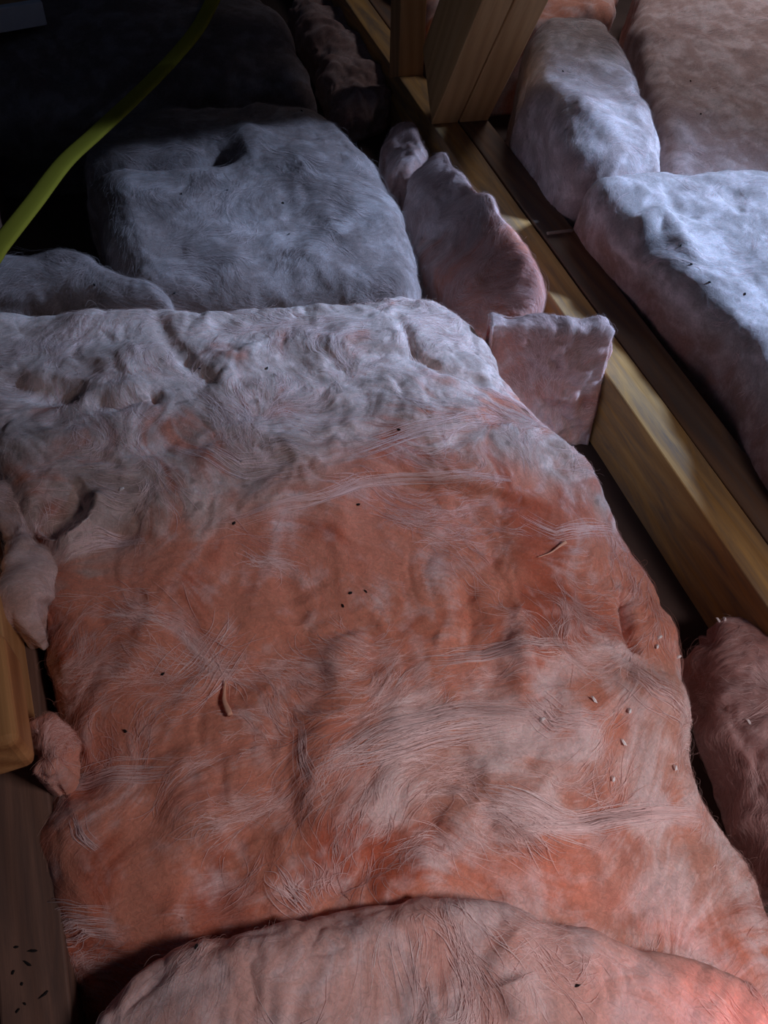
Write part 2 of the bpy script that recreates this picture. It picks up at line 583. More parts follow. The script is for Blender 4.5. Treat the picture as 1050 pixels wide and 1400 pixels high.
def locate(B, px, py):
    d = (B.px - px) ** 2 + (B.py - py) ** 2
    near = d < max(9.0, d.min() * 1.5)
    zc = np.where(near, B.zc, 1e9)
    return np.unravel_index(np.argmin(zc), zc.shape)


def strand(B, pts, count, spread, lift, radius=0.00006, npt=14, seed=1):
    """a combed-out strand of fibres that runs through the given photograph points on the batt"""
    rs = np.random.default_rng(seed)
    ij = np.array([locate(B, a, b) for a, b in pts], float)
    d = np.r_[0, np.cumsum(np.linalg.norm(np.diff(ij, axis=0), axis=1))]
    out = np.empty((count, npt, 3)); nr = np.empty((count, npt, 3))
    t0 = rs.random(count) * 0.45; t1 = np.minimum(1, t0 + 0.35 + rs.random(count) * 0.6)
    ph = rs.random(count) * 6.28
    o1, o2 = rs.normal(size=count), rs.normal(size=count) * 0.35
    li = np.abs(rs.normal(size=count)) * lift
    for k in range(npt):
        t = (t0 + (t1 - t0) * k / (npt - 1)) * d[-1]
        u = np.interp(t, d, ij[:, 0]); v = np.interp(t, d, ij[:, 1])
        du = np.interp(t + 2, d, ij[:, 0]) - np.interp(t - 2, d, ij[:, 0]); dv = np.interp(t + 2, d, ij[:, 1]) - np.interp(t - 2, d, ij[:, 1])
        ln = np.hypot(du, dv) + 1e-9
        off = (o1 + o2 * np.sin(ph + 5.0 * k / npt)) * spread / B.h
        u = u - dv / ln * off; v = v + du / ln * off
        nr[:, k] = bilerp(B.n, u, v)
        out[:, k] = bilerp(B.V, u, v) + nr[:, k] * (li * (0.4 + 0.6 * math.sin(math.pi * k / (npt - 1))) + 0.0003)[:, None]
    B.wisps.append((out, nr, radius, 0.95 * PALE + 0.15 * bilerp(B.col, ij[:, 0].mean() + np.zeros(count), ij[:, 1].mean() + np.zeros(count))))


def finish_wisps(B):
    co, quads, cols = [], [], []
    off = 0
    for pts, nr, wd, col in B.wisps:
        n, k = pts.shape[:2]
        d = np.gradient(pts, axis=1)
        side = np.cross(nr, d); side /= (np.linalg.norm(side, axis=-1, keepdims=True) + 1e-12)
        prof = (0.15 + 0.85 * np.sin(math.pi * np.linspace(0.03, 0.97, k))) * wd
        a, b = pts - side * prof[None, :, None], pts + side * prof[None, :, None]
        co.append(np.stack([a, b], 2).reshape(-1, 3))
        base = off + (np.arange(n)[:, None] * k + np.arange(k - 1)[None, :]) * 2
        quads.append(np.stack([base, base + 1, base + 3, base + 2], -1).reshape(-1, 4))
        cols.append(np.repeat(np.clip(col * RNG.normal(1.0, 0.08, size=(n, 1)), 0.02, 0.92), k * 2, axis=0))
        off += n * k * 2
    co, quads, cols = np.concatenate(co), np.concatenate(quads), np.concatenate(cols)
    me = bpy.data.meshes.new('fibre_wisps')
    me.vertices.add(len(co)); me.vertices.foreach_set('co', co.astype(np.float32).ravel())
    me.loops.add(quads.size); me.loops.foreach_set('vertex_index', quads.astype(np.int32).ravel())
    me.polygons.add(len(quads)); me.polygons.foreach_set('loop_start', (np.arange(len(quads)) * 4).astype(np.int32))
    me.polygons.foreach_set('use_smooth', np.ones(len(quads), bool))
    me.update(calc_edges=True)
    ca = me.attributes.new('tint', 'FLOAT_COLOR', 'POINT')
    ca.data.foreach_set('color', np.concatenate([cols, np.ones((len(cols), 1))], 1).astype(np.float32).ravel())
    link_mesh('fibre_wisps', me, WISP, B.obj, kind='stuff')


def finish_fibres(B):
    if not B.fib: return
    if B.wisps: finish_wisps(B)
    sizes, pos, rad, col = [], [], [], []
    for arr, r0, cc in B.fib:
        col.append(np.concatenate([np.clip(cc * RNG.normal(1.25, 0.1, size=(len(cc), 1)), 0.02, 0.95), np.ones((len(cc), 1))], 1))
        n, k = arr.shape[:2]
        sizes += [k] * n
        pos.append(arr.reshape(-1, 3))
        t = np.linspace(0, 1, k)
        pr = r0 * (0.35 + 0.65 * np.sin(math.pi * np.clip(t * 0.9 + 0.05, 0, 1)))
        rad.append(np.tile(pr, n))
    hc = bpy.data.hair_curves.new('loose_fibres')
    hc.add_curves(sizes)
    hc.attributes['position'].data.foreach_set('vector', np.concatenate(pos).astype(np.float32).ravel())
    ra = hc.attributes.get('radius') or hc.attributes.new('radius', 'FLOAT', 'POINT')
    ra.data.foreach_set('value', np.concatenate(rad).astype(np.float32))
    ta = hc.attributes.new('fibre_tint', 'FLOAT_COLOR', 'CURVE')
    ta.data.foreach_set('color', np.concatenate(col).astype(np.float32).ravel())
    hc.materials.append(B.fmat)
    o = bpy.data.objects.new('loose_fibres', hc)
    COL.objects.link(o)
    o.parent = B.obj
    o.matrix_parent_inverse = Matrix.Translation(-Vector(B.obj.location))
    o['kind'] = 'stuff'


def mixc(a, b, t):
    return a + (b - a) * t[..., None]


def colour_fn(dust=0.0, dust_fn=None, pale=0.4, deep=0.3, base=PINK, grey=GREY, pale_fn=None):
    def f(I):
        s = I['seed']
        n1 = fbm(I['X'] + I['wx'] * 2, I['Y'] + I['wy'] * 2, I['Z'], 0.05, 4, s + 71)
        n2 = fbm(I['X'] + I['wx'], I['Y'] + I['wy'], I['Z'], 0.09, 3, s + 81)
        c = np.broadcast_to(base, I['X'].shape + (3,)).copy()
        c = mixc(c, DEEP, deep * sstep(-0.05, 0.45, -n2 - 0.05 * I['st2']))
        c = mixc(c, PALE, np.clip(pale * sstep(-0.25, 0.55, n1 + 0.07 * I['st2'] + 0.06 * I['st1'] + (pale_fn(I) if pale_fn else 0)) * 1.5, 0, 1))
        d = np.full(I['X'].shape, dust) if dust_fn is None else dust_fn(I)
        n3 = fbm(I['X'] + I['wx'], I['Y'] + I['wy'], I['Z'], 0.02, 3, s + 87)
        g = mixc(np.broadcast_to(grey * 0.9, c.shape), grey * np.array([1.5, 1.48, 1.5]), sstep(-0.25, 0.5, 0.6 * n1 + 0.8 * n3 + 0.05 * I['st2'] + 0.05 * I['st1']))
        c = mixc(c, PALE, 0.35 * sstep(0.05, 0.5, n3 + 0.05 * I['st1']))
        c = mixc(c, g, np.clip(d, 0, 1))
        speck = sstep(0.36, 0.46, fbm(I['X'], I['Y'], I['Z'], 0.012, 2, s + 91)) * np.clip(d, 0.15, 1) * 0.45
        return mixc(c, np.array([0.12, 0.09, 0.08]), speck)
    return f


def flat(zv):
    return lambda x, y: np.full(np.shape(x), zv)


def zcurve(ys, zs, slope_x=0.0, x0=0.0):
    return lambda x, y: np.interp(y, ys, zs) + slope_x * (x - x0)


# ------------------------------------------------------------------ setting
def box_mesh(name, sx, sy, sz, bevel=0.002, seg=2, ny=1, wob=0.0, seed=0):
    """box from (0,0,-sz) to (sx,sy,0), long axis Y"""
    bm = bmesh.new()
    bmesh.ops.create_cube(bm, size=1)
    for v in bm.verts:
        v.co = Vector(((v.co.x + .5) * sx, (v.co.y + .5) * sy, (v.co.z - .5) * sz))
    if bevel:
        bmesh.ops.bevel(bm, geom=bm.edges[:], offset=bevel, segments=seg, affect='EDGES', profile=0.5)
    if ny > 1:
        for k in range(1, ny):
            bmesh.ops.bisect_plane(bm, geom=bm.verts[:] + bm.edges[:] + bm.faces[:], plane_co=(0, sy * k / ny, 0), plane_no=(0, 1, 0))
    if wob:
        for v in bm.verts:
            v.co.x += wob * math.sin(v.co.y * 7.1 + seed) + wob * 0.5 * math.sin(v.co.y * 23 + seed * 2)
            v.co.z += wob * 0.6 * math.sin(v.co.y * 11 + seed * 3)
    me = bpy.data.meshes.new(name)
    bm.to_mesh(me); bm.free()
    for f in me.polygons: f.use_smooth = False
    return me


def local_part(name, me, mat, parent, loc=(0, 0, 0), rot=(0, 0, 0), **kw):
    o = bpy.data.objects.new(name, me)
    COL.objects.link(o)
    me.materials.append(mat)
    o.parent = parent
    o.location = loc
    o.rotation_euler = rot
    return tag(o, **kw)


fl = box_mesh('floor', 5.0, 5.5, 0.013, 0)
o = link_mesh('floor', fl, PLASTER, kind='structure'); o.location = (-2.2, -1.0, FLOOR)


def truss(x0, w, mat_chord, label, web_y, web2_y, lean, lean2, web_mat, seed):
    t = empty('roof_truss', (x0, -0.6, FLOOR), label=label, cat='roof truss', group=None)
    local_part('bottom_chord', box_mesh('bottom_chord', w, 4.2, -FLOOR, 0.0018, 2, 60, 0.0007, seed), mat_chord, t, (0, 0, -FLOOR))
    for k, (yy, ln, length) in enumerate(((web_y, lean, 1.1), (web2_y, lean2, 1.2))):
        if yy is None: continue
        dep = 0.10 if k == 0 else 0.045
        me = box_mesh('web', w, length + 0.05, dep, 0.0018, 2)
        # local +Y runs up the web, local -Z is its front-to-back depth
        for v in me.vertices: v.co.y -= 0.05
        # foot cut level with the chord
        for v in me.vertices:
            if v.co.y < 0.1:
                v.co.y = (-v.co.z) * math.tan(ln)
        ob = local_part('web', me, web_mat, t, (0, yy + 0.6, -FLOOR), (math.pi / 2 + ln, 0, 0))
    return t


truss(0.521, 0.045, WOOD_YELLOW, 'yellow pine roof truss member with dusty top, nearest the big pink batt', 1.085, 1.24, math.radians(24), math.radians(-14), WOOD_WEB, 1)
truss(0.5685, 0.0505, WOOD_BROWN, 'brown dust covered roof truss beside the right-hand insulation', 1.085, None, math.radians(24), 0.0, WOOD_WEB, 4)

# left truss: bottom chord under the batts
t = empty('roof_truss', (-0.163, -0.6, FLOOR), label='grey-brown timber joist with black grit at lower left', cat='roof truss')
local_part('bottom_chord', box_mesh('bottom_chord', 0.042, 4.2, -FLOOR, 0.0018, 2, 60, 0.0007, 9), WOOD_LEFT, t, (0, 0, -FLOOR))

# ------------------------------------------------------------------ the batts
# big batt in front
def main_top(x, y):
    z = np.interp(y, [-0.25, 0.05, 0.11, 0.20, 0.27, 0.34, 0.40, 0.45, 0.55, 0.70], [0.0, 0.003, 0.022, 0.028, 0.032, 0.046, 0.066, 0.072, 0.064, 0.052])
    z = z - 0.050 * sstep(0.28, 0.50, x) - 0.045 * sstep(-0.02, -0.16, x) * sstep(0.42, 0.22, y)
    return z


SHEET = [(150, 770), (240, 745), (310, 720), (400, 690), (500, 655), (600, 652), (700, 665), (800, 680), (900, 690)]
def main_dust(I):
    L = px_line(SHEET, 0.065)
    d, s, t = polydist(I['X'], I['Y'], L)
    sd = d * s + 0.05 * fbm(I['X'], I['Y'], I['Z'], 0.08, 3, 7.7) + 0.003 * I['st2']
    far = sstep(-0.02, 0.05, sd)
    lower = 0.30 * sstep(-0.1, 0.3, fbm(I['X'], I['Y'], I['Z'], 0.11, 3, 3.3) + 0.25 * sstep(0.1, 0.3, I['X'])) * sstep(0.24, 0.14, I['Y'])
    return np.maximum(far * 0.92 * sstep(-0.6, 0.1, fbm(I['X'], I['Y'], I['Z'], 0.06, 3, 2.1) + 0.1 * I['st2'] + 0.22 * sstep(0.4, 0.6, I['Y'])), lower)


main_feats = [
    step(SHEET[1:-1], 0.007, 0.004, 0.10, 0.065),
    ridge([(400, 1075), (520, 1000), (640, 970), (760, 975)], 0.013, 0.005),
    ridge([(690, 1130), (800, 1125), (900, 1110), (1010, 1085)], 0.011, 0.007),
    ridge([(560, 905), (680, 890), (800, 880)], 0.009, 0.003),
    ridge([(715, 800), (725, 900), (715, 960)], 0.014, 0.007),
    ridge([(465, 850), (470, 940), (420, 1060)], 0.016, 0.006),
    ridge([(870, 780), (880, 830), (890, 870)], 0.007, -0.012),
    ridge([(640, 780), (650, 840), (640, 880)], 0.010, -0.006),
    ridge([(380, 770), (400, 800), (410, 840)], 0.010, -0.005),
    ridge([(440, 1240), (480, 1190), (560, 1130), (640, 1085)], 0.016, -0.010),
    ridge([(250, 1250), (330, 1120), (420, 1060)], 0.022, -0.008),
    ridge([(60, 740), (90, 710), (130, 690)], 0.014, -0.016),
    ridge([(80, 760), (130, 730), (150, 690)], 0.010, 0.012),
    bump(172, 735, 0.018, 0.012, -0.014),
    ridge([(210, 420), (230, 470), (260, 510), (300, 545)], 0.008, -0.005),
    ridge([(120, 560), (170, 570), (230, 555)], 0.012, -0.012),
    ridge([(0, 520), (60, 540), (120, 545)], 0.012, -0.012),
    ridge([(540, 430), (565, 500), (600, 520), (690, 530)], 0.007, -0.006),
    ridge([(690, 570), (640, 600), (600, 640)], 0.01, -0.006),
    bump(330, 500, 0.035, 0.025, 0.010), bump(180, 500, 0.035, 0.02, 0.010), bump(100, 620, 0.04, 0.02, 0.008),
    bump(640, 590, 0.03, 0.02, 0.006), bump(480, 480, 0.04, 0.02, 0.006),
    bump(110, 1180, 0.035, 0.04, 0.012, 0.03), bump(100, 1100, 0.03, 0.02, 0.010, 0.03),
    bump(720, 1110, 0.03, 0.03, 0.008, 0.03), bump(800, 990, 0.05, 0.03, 0.008, 0.03),
    bump(930, 830, 0.03, 0.03, 0.014, 0.02), bump(900, 960, 0.04, 0.03, 0.010, 0.02),
    bump(860, 1030, 0.03, 0.02, -0.008, 0.03),
]
STRONG = set(range(1, 12)) | set(range(24, 31))
main_feats = [(lambda x, y, f=f: 1.3 * f(x, y)) if i in STRONG else f for i, f in enumerate(main_feats)]
MAIN = batt('insulation_batt',
            front=[(70, 1440), (300, 1490), (560, 1460), (800, 1440), (1120, 1420)],
            right=[(1120, 1420), (1100, 1200), (1040, 1090), (985, 1020), (978, 940), (972, 870), (930, 780), (893, 720), (880, 680), (800, 615), (740, 560), (695, 500), (665, 440), (600, 408)],
            back=[(-60, 440), (60, 438), (200, 432), (260, 438), (330, 428), (450, 425), (520, 412), (600, 408)],
            left=[(70, 1440), (65, 1330), (-25, 1250), (-75, 1160), (-15, 1095), (58, 1000), (48, 900), (50, 800), (45, 760), (-40, 640), (-60, 440)],
            ztop=main_top, res=480000, wisps=11000, r=0.032, seed=1.0, z=0.03, feats=main_feats, amp=0.85, rough=0.75,
            colour=colour_fn(dust_fn=main_dust, grey=np.array([0.56, 0.47, 0.43]), pale=0.65, deep=1.0, pale_fn=lambda I: -0.30 + 0.44 * sstep(0.28, 0.14, I['Y']) * sstep(0.0, 0.18, I['X']) + 0.34 * sstep(0.42, 0.5, I['Y'])),
            fibres=16000, fibre_mat=FIB_PINK, flow=0.5, fib_len=0.022, fib_lift=0.002,
            label='large salmon pink fluffy batt filling the foreground bay, grey dust on its far half')
for k, (line, cnt, spr, lift) in enumerate([
        ([(400, 1075), (520, 1000), (640, 970), (760, 975)], 260, 0.0040, 0.003), ([(690, 1130), (800, 1125), (900, 1110), (1010, 1085)], 320, 0.0030, 0.003),
        ([(560, 905), (680, 890), (800, 880)], 140, 0.0030, 0.003), ([(400, 1062), (470, 1035), (600, 1005), (720, 985)], 160, 0.0060, 0.003),
        ([(305, 722), (400, 690), (500, 660), (620, 650), (700, 655)], 160, 0.0018, 0.002), ([(78, 775), (95, 752), (150, 738), (200, 735)], 140, 0.0030, 0.003),
        ([(408, 980), (414, 1040), (426, 1072)], 90, 0.0020, 0.003), ([(640, 1080), (700, 1090), (760, 1115), (830, 1130)], 200, 0.0060, 0.002),
        ([(370, 1180), (395, 1212), (425, 1245)], 110, 0.0050, 0.003), ([(102, 1108), (114, 1140), (134, 1160)], 70, 0.0014, 0.003),
        ([(720, 940), (760, 985), (830, 990)], 120, 0.0040, 0.004), ([(700, 700), (760, 730), (860, 720)], 90, 0.0030, 0.002),
        ([(70, 1130), (90, 1075), (150, 1060), (230, 1055)], 160, 0.0035, 0.003), ([(60, 1290), (100, 1260), (160, 1270)], 160, 0.006, 0.004),
        ([(330, 840), (290, 900), (230, 960)], 100, 0.008, 0.002), ([(840, 900), (900, 940), (960, 985)], 140, 0.005, 0.003),
        ([(690, 575), (560, 590), (480, 620)], 100, 0.006, 0.002), ([(250, 600), (330, 640), (420, 620)], 100, 0.006, 0.002)]):
    strand(MAIN, line, max(20, cnt // 3), spr * 1.2, lift * 0.4, radius=0.00022, seed=200 + k)
finish_fibres(MAIN)

# batt at the very front, overlapping
def low_top(x, y):
    return np.interp(y, [-0.25, -0.1, 0.0, 0.08, 0.15], [0.03, 0.045, 0.052, 0.05, 0.04]) - 0.016 * sstep(0.02, -0.12, x) - 0.018 * sstep(0.08, 0.26, x)


LOW = batt('insulation_batt',
           front=[(60, 1950), (500, 2050), (1200, 1950)],
           right=[(1200, 1950), (1130, 1550), (1080, 1350)],
           back=[(60, 1500), (112, 1385), (165, 1305), (260, 1258), (350, 1240), (440, 1240), (530, 1195), (620, 1185), (740, 1215), (860, 1270), (960, 1300), (1080, 1350)],
           left=[(60, 1950), (50, 1700), (60, 1500)],
           ztop=low_top, res=150000, wisps=1500, r=0.02, seed=14.0, z=0.045, amp=0.8, floor=0.014, colour=colour_fn(dust=0.05, pale=0.9, deep=0.25, base=np.array([0.80, 0.50, 0.44])), streak=0.2,
           feats=[ridge([(700, 1330), (720, 1400)], 0.012, 0.006), bump(330, 1330, 0.05, 0.03, 0.006), bump(560, 1340, 0.04, 0.03, -0.005)],
           fibres=2500, fibre_mat=FIB_PALE, flow=1.2, label='pale pink batt in the nearest foreground at the bottom edge')
finish_fibres(LOW)

# ---- bay behind the big batt, left of the trusses
BACK_SHADE_GREY = colour_fn(dust=0.92, pale=0.5, deep=0.4, grey=np.array([0.25, 0.225, 0.22]))  # dusty grey wool, its colour lowered further for the shade over this bay
L1 = batt('insulation_batt',
          front=[(175, 410), (250, 410), (400, 405), (592, 398)],
          right=[(592, 398), (580, 330), (566, 270), (515, 205), (440, 152)],
          back=[(130, 150), (250, 138), (340, 140), (440, 152)],
          left=[(175, 410), (150, 350), (98, 250), (105, 195), (130, 150)],
          ztop=lambda x, y: 0.035 + 0.012 * np.sin((y - 0.7) * 7), res=90000, wisps=2400, r=0.045, seed=22.0, z=0.03, amp=0.75, rough=0.45,
          feats=[ridge([(60, 236), (120, 234), (200, 231), (270, 226), (335, 214)], 0.011, -0.032, 0.035),
                 bump(345, 200, 0.035, 0.03, 0.014, 0.035), bump(420, 240, 0.05, 0.04, 0.01, 0.035), bump(280, 345, 0.03, 0.02, -0.005, 0.035),
                 bump(365, 318, 0.03, 0.008, -0.006, 0.035),
                 ridge([(330, 150), (440, 175)], 0.03, 0.012, 0.035)],
          colour=BACK_SHADE_GREY, fibres=14000, fibre_mat=FIB_GREY, flow=0.2, fib_lift=0.002,
          label='dusty, shade-darkened grey batt with a torn slit across it, behind the big pink batt')
finish_fibres(L1)
L3 = batt('insulation_batt',
          front=[(-90, 412), (60, 408), (180, 404), (240, 400)],
          right=[(240, 400), (232, 397), (222, 392)],
          back=[(-90, 345), (20, 322), (90, 312), (120, 325), (132, 352), (180, 376), (222, 392)],
          left=[(-90, 430), (-90, 390), (-90, 345)],
          ztop=flat(0.045), res=35000, wisps=900, r=0.03, seed=29.0, z=0.04, amp=0.75, rough=0.45, colour=BACK_SHADE_GREY, fibres=6000, fibre_mat=FIB_GREY,
          label='small lumpy grey batt piece at left edge below the yellow hose')
finish_fibres(L3)
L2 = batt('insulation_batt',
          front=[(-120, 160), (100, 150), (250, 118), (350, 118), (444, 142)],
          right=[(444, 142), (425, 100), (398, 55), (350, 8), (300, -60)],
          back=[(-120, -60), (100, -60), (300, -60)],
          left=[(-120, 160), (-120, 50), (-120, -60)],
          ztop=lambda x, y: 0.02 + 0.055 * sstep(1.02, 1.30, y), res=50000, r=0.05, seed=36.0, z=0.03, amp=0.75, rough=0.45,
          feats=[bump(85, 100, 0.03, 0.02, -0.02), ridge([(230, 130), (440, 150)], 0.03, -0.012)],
          colour=colour_fn(dust=0.92, pale=0.4, deep=0.5, grey=np.array([0.20, 0.18, 0.18])), label='shade-darkened grey batt furthest back at top left, under the yellow hose')  # grey lowered again so the colour carries this corner's shade
S1 = batt('insulation_batt',
          front=[(650, 428), (690, 434), (748, 437)],
          right=[(748, 437), (749, 395), (728, 340), (690, 298), (640, 250), (602, 205)],
          back=[(556, 232), (580, 215), (602, 205)],
          left=[(650, 428), (606, 365), (572, 300), (556, 232)],
          ztop=lambda x, y: 0.050 - 0.85 * np.maximum(0, 0.485 - x), res=55000, wisps=3600, r=0.030, seed=43.0, z=0.02, amp=0.8, rough=0.9,
          feats=[bump(600, 300, 0.03, 0.02, -0.01, 0.0), bump(665, 300, 0.02, 0.03, 0.008, 0.02)],
          colour=colour_fn(dust_fn=lambda I: 0.75 * sstep(0.70, 0.84, I['Y'] + 0.03 * I['st2'] + 0.3 * (I['X'] - 0.47)), pale=0.5, deep=0.6),
          fibres=12000, fibre_mat=FIB_PALE, flow=1.5, fib_len=0.025, label='narrow wedge of batt leaning on the yellow timber, pink torn end facing camera')
finish_fibres(S1)
S2 = batt('insulation_batt',
          front=[(545, 218), (570, 208), (594, 194)],
          right=[(594, 194), (588, 172), (562, 148)],
          back=[(522, 158), (540, 146), (562, 148)],
          left=[(545, 218), (530, 192), (522, 158)],
          ztop=lambda x, y: 0.022 - 0.5 * np.maximum(0, 0.50 - x), res=22000, wisps=900, r=0.026, seed=50.0, z=0.02, amp=1.0,
          colour=colour_fn(dust=0.6, pale=0.6, deep=0.4), fibres=4000, fibre_mat=FIB_PALE, label='small torn grey-pink lump of wool at the foot of the leaning posts')
finish_fibres(S2)
F1 = batt('insulation_batt',
          front=[(452, 150), (500, 140), (545, 122)],
          right=[(545, 122), (530, 80), (470, -10)],
          back=[(395, -10), (430, -15), (470, -10)],
          left=[(452, 150), (440, 90), (395, -10)],
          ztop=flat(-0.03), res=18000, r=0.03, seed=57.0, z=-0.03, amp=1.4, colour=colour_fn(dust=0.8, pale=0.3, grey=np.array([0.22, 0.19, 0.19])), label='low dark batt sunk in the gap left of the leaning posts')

# ---- block of batt standing against the yellow timber
def block_disp(X, Y, Z):
    n = fbm(X, Y, Z, 0.022, 3, 77.0)
    m = fbm(X, Y, Z, 0.010, 2, 79.0)
    g = lambda cx, cz, rx, rz: np.exp(-((X + 0.010 * n - cx) / rx) ** 2 - ((Z + 0.010 * m - cz) / rz) ** 2)
    return -0.014 * g(0.436, -0.015, 0.030, 0.030) + 0.010 * g(0.466, 0.014, 0.017, 0.013) * (0.8 + 2 * n) + 0.005 * g(0.482, -0.05, 0.02, 0.03) * (1 + 3 * n) + 0.006 * n


BLK = batt('insulation_batt',
           front=[(0.385, 0.574), (0.45, 0.556), (0.519, 0.531)], right=[(0.519, 0.531), (0.520, 0.556)],
           back=[(0.392, 0.598), (0.455, 0.581), (0.520, 0.556)], left=[(0.385, 0.574), (0.392, 0.598)],
           ztop=flat(0.052), res=40000, wisps=1800, r=0.004, seed=64.0, world_pts=True, amp=0.45, flare=0.0, depth=0.147, disp=block_disp, shear=(0.0, -0.28),
           colour=colour_fn(dust_fn=lambda I: 0.75 * sstep(0.040, 0.05, I['Z']), pale=0.75, deep=0.45, base=np.array([0.76, 0.46, 0.40])),
           fibres=9000, fibre_mat=FIB_PALE, flow=1.4, fib_len=0.012, label='square-cut pink block of batt standing upright against the yellow timber')
finish_fibres(BLK)
# ---- gap beside the joist, lower right
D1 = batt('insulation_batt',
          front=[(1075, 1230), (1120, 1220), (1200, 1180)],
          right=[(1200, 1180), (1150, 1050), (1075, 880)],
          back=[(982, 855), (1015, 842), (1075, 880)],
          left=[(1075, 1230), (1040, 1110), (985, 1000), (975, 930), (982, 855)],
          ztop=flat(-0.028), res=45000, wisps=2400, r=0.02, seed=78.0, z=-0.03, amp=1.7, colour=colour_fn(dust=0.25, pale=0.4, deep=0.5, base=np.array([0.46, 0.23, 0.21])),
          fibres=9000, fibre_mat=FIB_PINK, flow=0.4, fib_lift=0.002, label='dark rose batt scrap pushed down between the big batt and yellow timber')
finish_fibres(D1)

# ---- bay to the right of the trusses
R1 = batt('insulation_batt',
          front=[(792, 252), (860, 246), (916, 240)],
          right=[(916, 240), (912, 205), (885, 140), (832, 62)],
          back=[(720, 55), (780, 48), (832, 62)],
          left=[(792, 252), (742, 205), (695, 148), (720, 55)],
          ztop=lambda x, y: 0.075 + 0.03 * sstep(0.75, 0.95, y), res=45000, wisps=600, r=0.045, seed=85.0, z=0.06, amp=0.75, rough=0.45,
          feats=[ridge([(690, 150), (740, 150), (810, 185), (880, 245)], 0.03, 0.012, 0.08)],
          colour=colour_fn(dust=0.82, pale=0.7, deep=0.3, grey=np.array([0.54, 0.50, 0.50])), fibres=6000, fibre_mat=FIB_GREY, fib_lift=0.0015,
          label='grey-white batt right of the posts, rounded edge towards the brown timber')
finish_fibres(R1)
R2 = batt('insulation_batt',
          front=[(1290, 900), (1400, 880), (1550, 850)],
          right=[(1550, 850), (1400, 450), (1250, 250)],
          back=[(783, 248), (850, 243), (880, 232), (920, 236), (1000, 232), (1250, 250)],
          left=[(1290, 900), (1120, 655), (1020, 490), (930, 398), (860, 345), (805, 290), (783, 248)],
          ztop=flat(0.074), res=95000, wisps=1200, r=0.03, seed=92.0, z=0.06, amp=0.75, rough=0.45,
          feats=[ridge([(905, 255), (925, 290), (960, 300)], 0.012, -0.005, 0.07), ridge([(850, 335), (900, 300), (960, 370)], 0.012, 0.008, 0.07), ridge([(1000, 260), (1010, 300)], 0.01, -0.005, 0.07),
                 ridge([(840, 300), (870, 330), (930, 345)], 0.012, -0.006, 0.07)],
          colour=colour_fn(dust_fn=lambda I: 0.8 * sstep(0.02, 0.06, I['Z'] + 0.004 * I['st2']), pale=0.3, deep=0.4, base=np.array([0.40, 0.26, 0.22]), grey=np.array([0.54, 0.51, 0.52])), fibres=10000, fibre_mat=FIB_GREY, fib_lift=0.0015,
          label='bluish grey batt at right edge with a shadowed pink side along the brown timber')
finish_fibres(R2)
R3 = batt('insulation_batt',
          front=[(930, 226), (1060, 224), (1300, 230)],
          right=[(1300, 230), (1250, 80), (1200, -60)],
          back=[(885, -60), (1000, -60), (1200, -60)],
          left=[(935, 226), (910, 150), (862, 55), (868, -10), (885, -60)],
          ztop=lambda x, y: 0.02 + 0.05 * sstep(0.9, 1.3, y), res=45000, wisps=900, r=0.03, seed=99.0, z=0.04, amp=0.75, rough=0.45,
          colour=colour_fn(dust=0.75, pale=0.4, deep=0.4, grey=np.array([0.42, 0.37, 0.37])), fibres=5000, fibre_mat=FIB_GREY, label='flat brownish grey batt in the far right corner')
finish_fibres(R3)
R4 = batt('insulation_batt',
          front=[(600, 45), (700, 34), (780, 34), (838, 26)],
          right=[(838, 26), (845, -20), (850, -90)],
          back=[(520, -90), (700, -90), (850, -90)],
          left=[(600, 45), (570, -20), (520, -90)],
          ztop=flat(0.07), res=20000, r=0.03, seed=106.0, z=0.06, amp=1.0, colour=colour_fn(dust=0.1, pale=0.8, deep=0.2), label='clean pink batt at the top edge just right of the posts')

# ---- pieces at the left edge
T1 = batt('insulation_batt',
          front=[(20, 850), (34, 846), (50, 828)], right=[(50, 828), (68, 775), (60, 725), (38, 680)],
          back=[(-6, 676), (15, 668), (38, 680)], left=[(20, 850), (12, 785), (4, 735), (-6, 676)],
          ztop=flat(0.06), floor=0.0, res=18000, wisps=500, r=0.015, seed=113.0, z=0.05, amp=1.3, colour=colour_fn(dust=0.35, pale=0.8, deep=0.2, base=np.array([0.74, 0.5, 0.42])),
          fibres=3000, fibre_mat=FIB_PALE, label='small pale pink batt scrap at left edge beside the slim batten')
finish_fibres(T1)
T2 = batt('wool_tuft', front=[(58, 1062), (84, 1060)], right=[(84, 1060), (92, 1025), (80, 988)], back=[(50, 976), (66, 972), (80, 988)], left=[(58, 1062), (45, 1020), (50, 976)],
          ztop=flat(0.06), floor=0.0, z=0.05, res=9000, wisps=500, r=0.012, seed=120.0, amp=1.7, colour=colour_fn(dust=0.0, pale=0.25, deep=0.4, base=np.array([0.74, 0.36, 0.27])), fibres=1500, fibre_mat=FIB_PINK, fib_len=0.01,
          label='round pink wool tuft beside the cut end of the honey timber')
T2.obj['category'] = 'wool tuft'
finish_fibres(T2)

# ------------------------------------------------------------------ timbers at the left edge
def timber(name, a, b, w, hgt, bevel, mat, label, cat, skew=0.0):
    """a, b: near and far end of the top right-hand edge"""
    a, b = Vector(a), Vector(b)
    L = (b - a).length
    me = box_mesh(name, w, L, hgt, bevel, 3)
    for v in me.vertices:
        if v.co.y > L * 0.5: v.co.y += skew * v.co.x / w - skew
    o = link_mesh(name, me, mat, label=label, cat=cat)
    ang = math.atan2(-(b - a).x, (b - a).y)
    o.rotation_euler = (0, 0, ang)
    o.location = a + Matrix.Rotation(ang, 3, 'Z') @ Vector((-w, 0, 0))
    return o


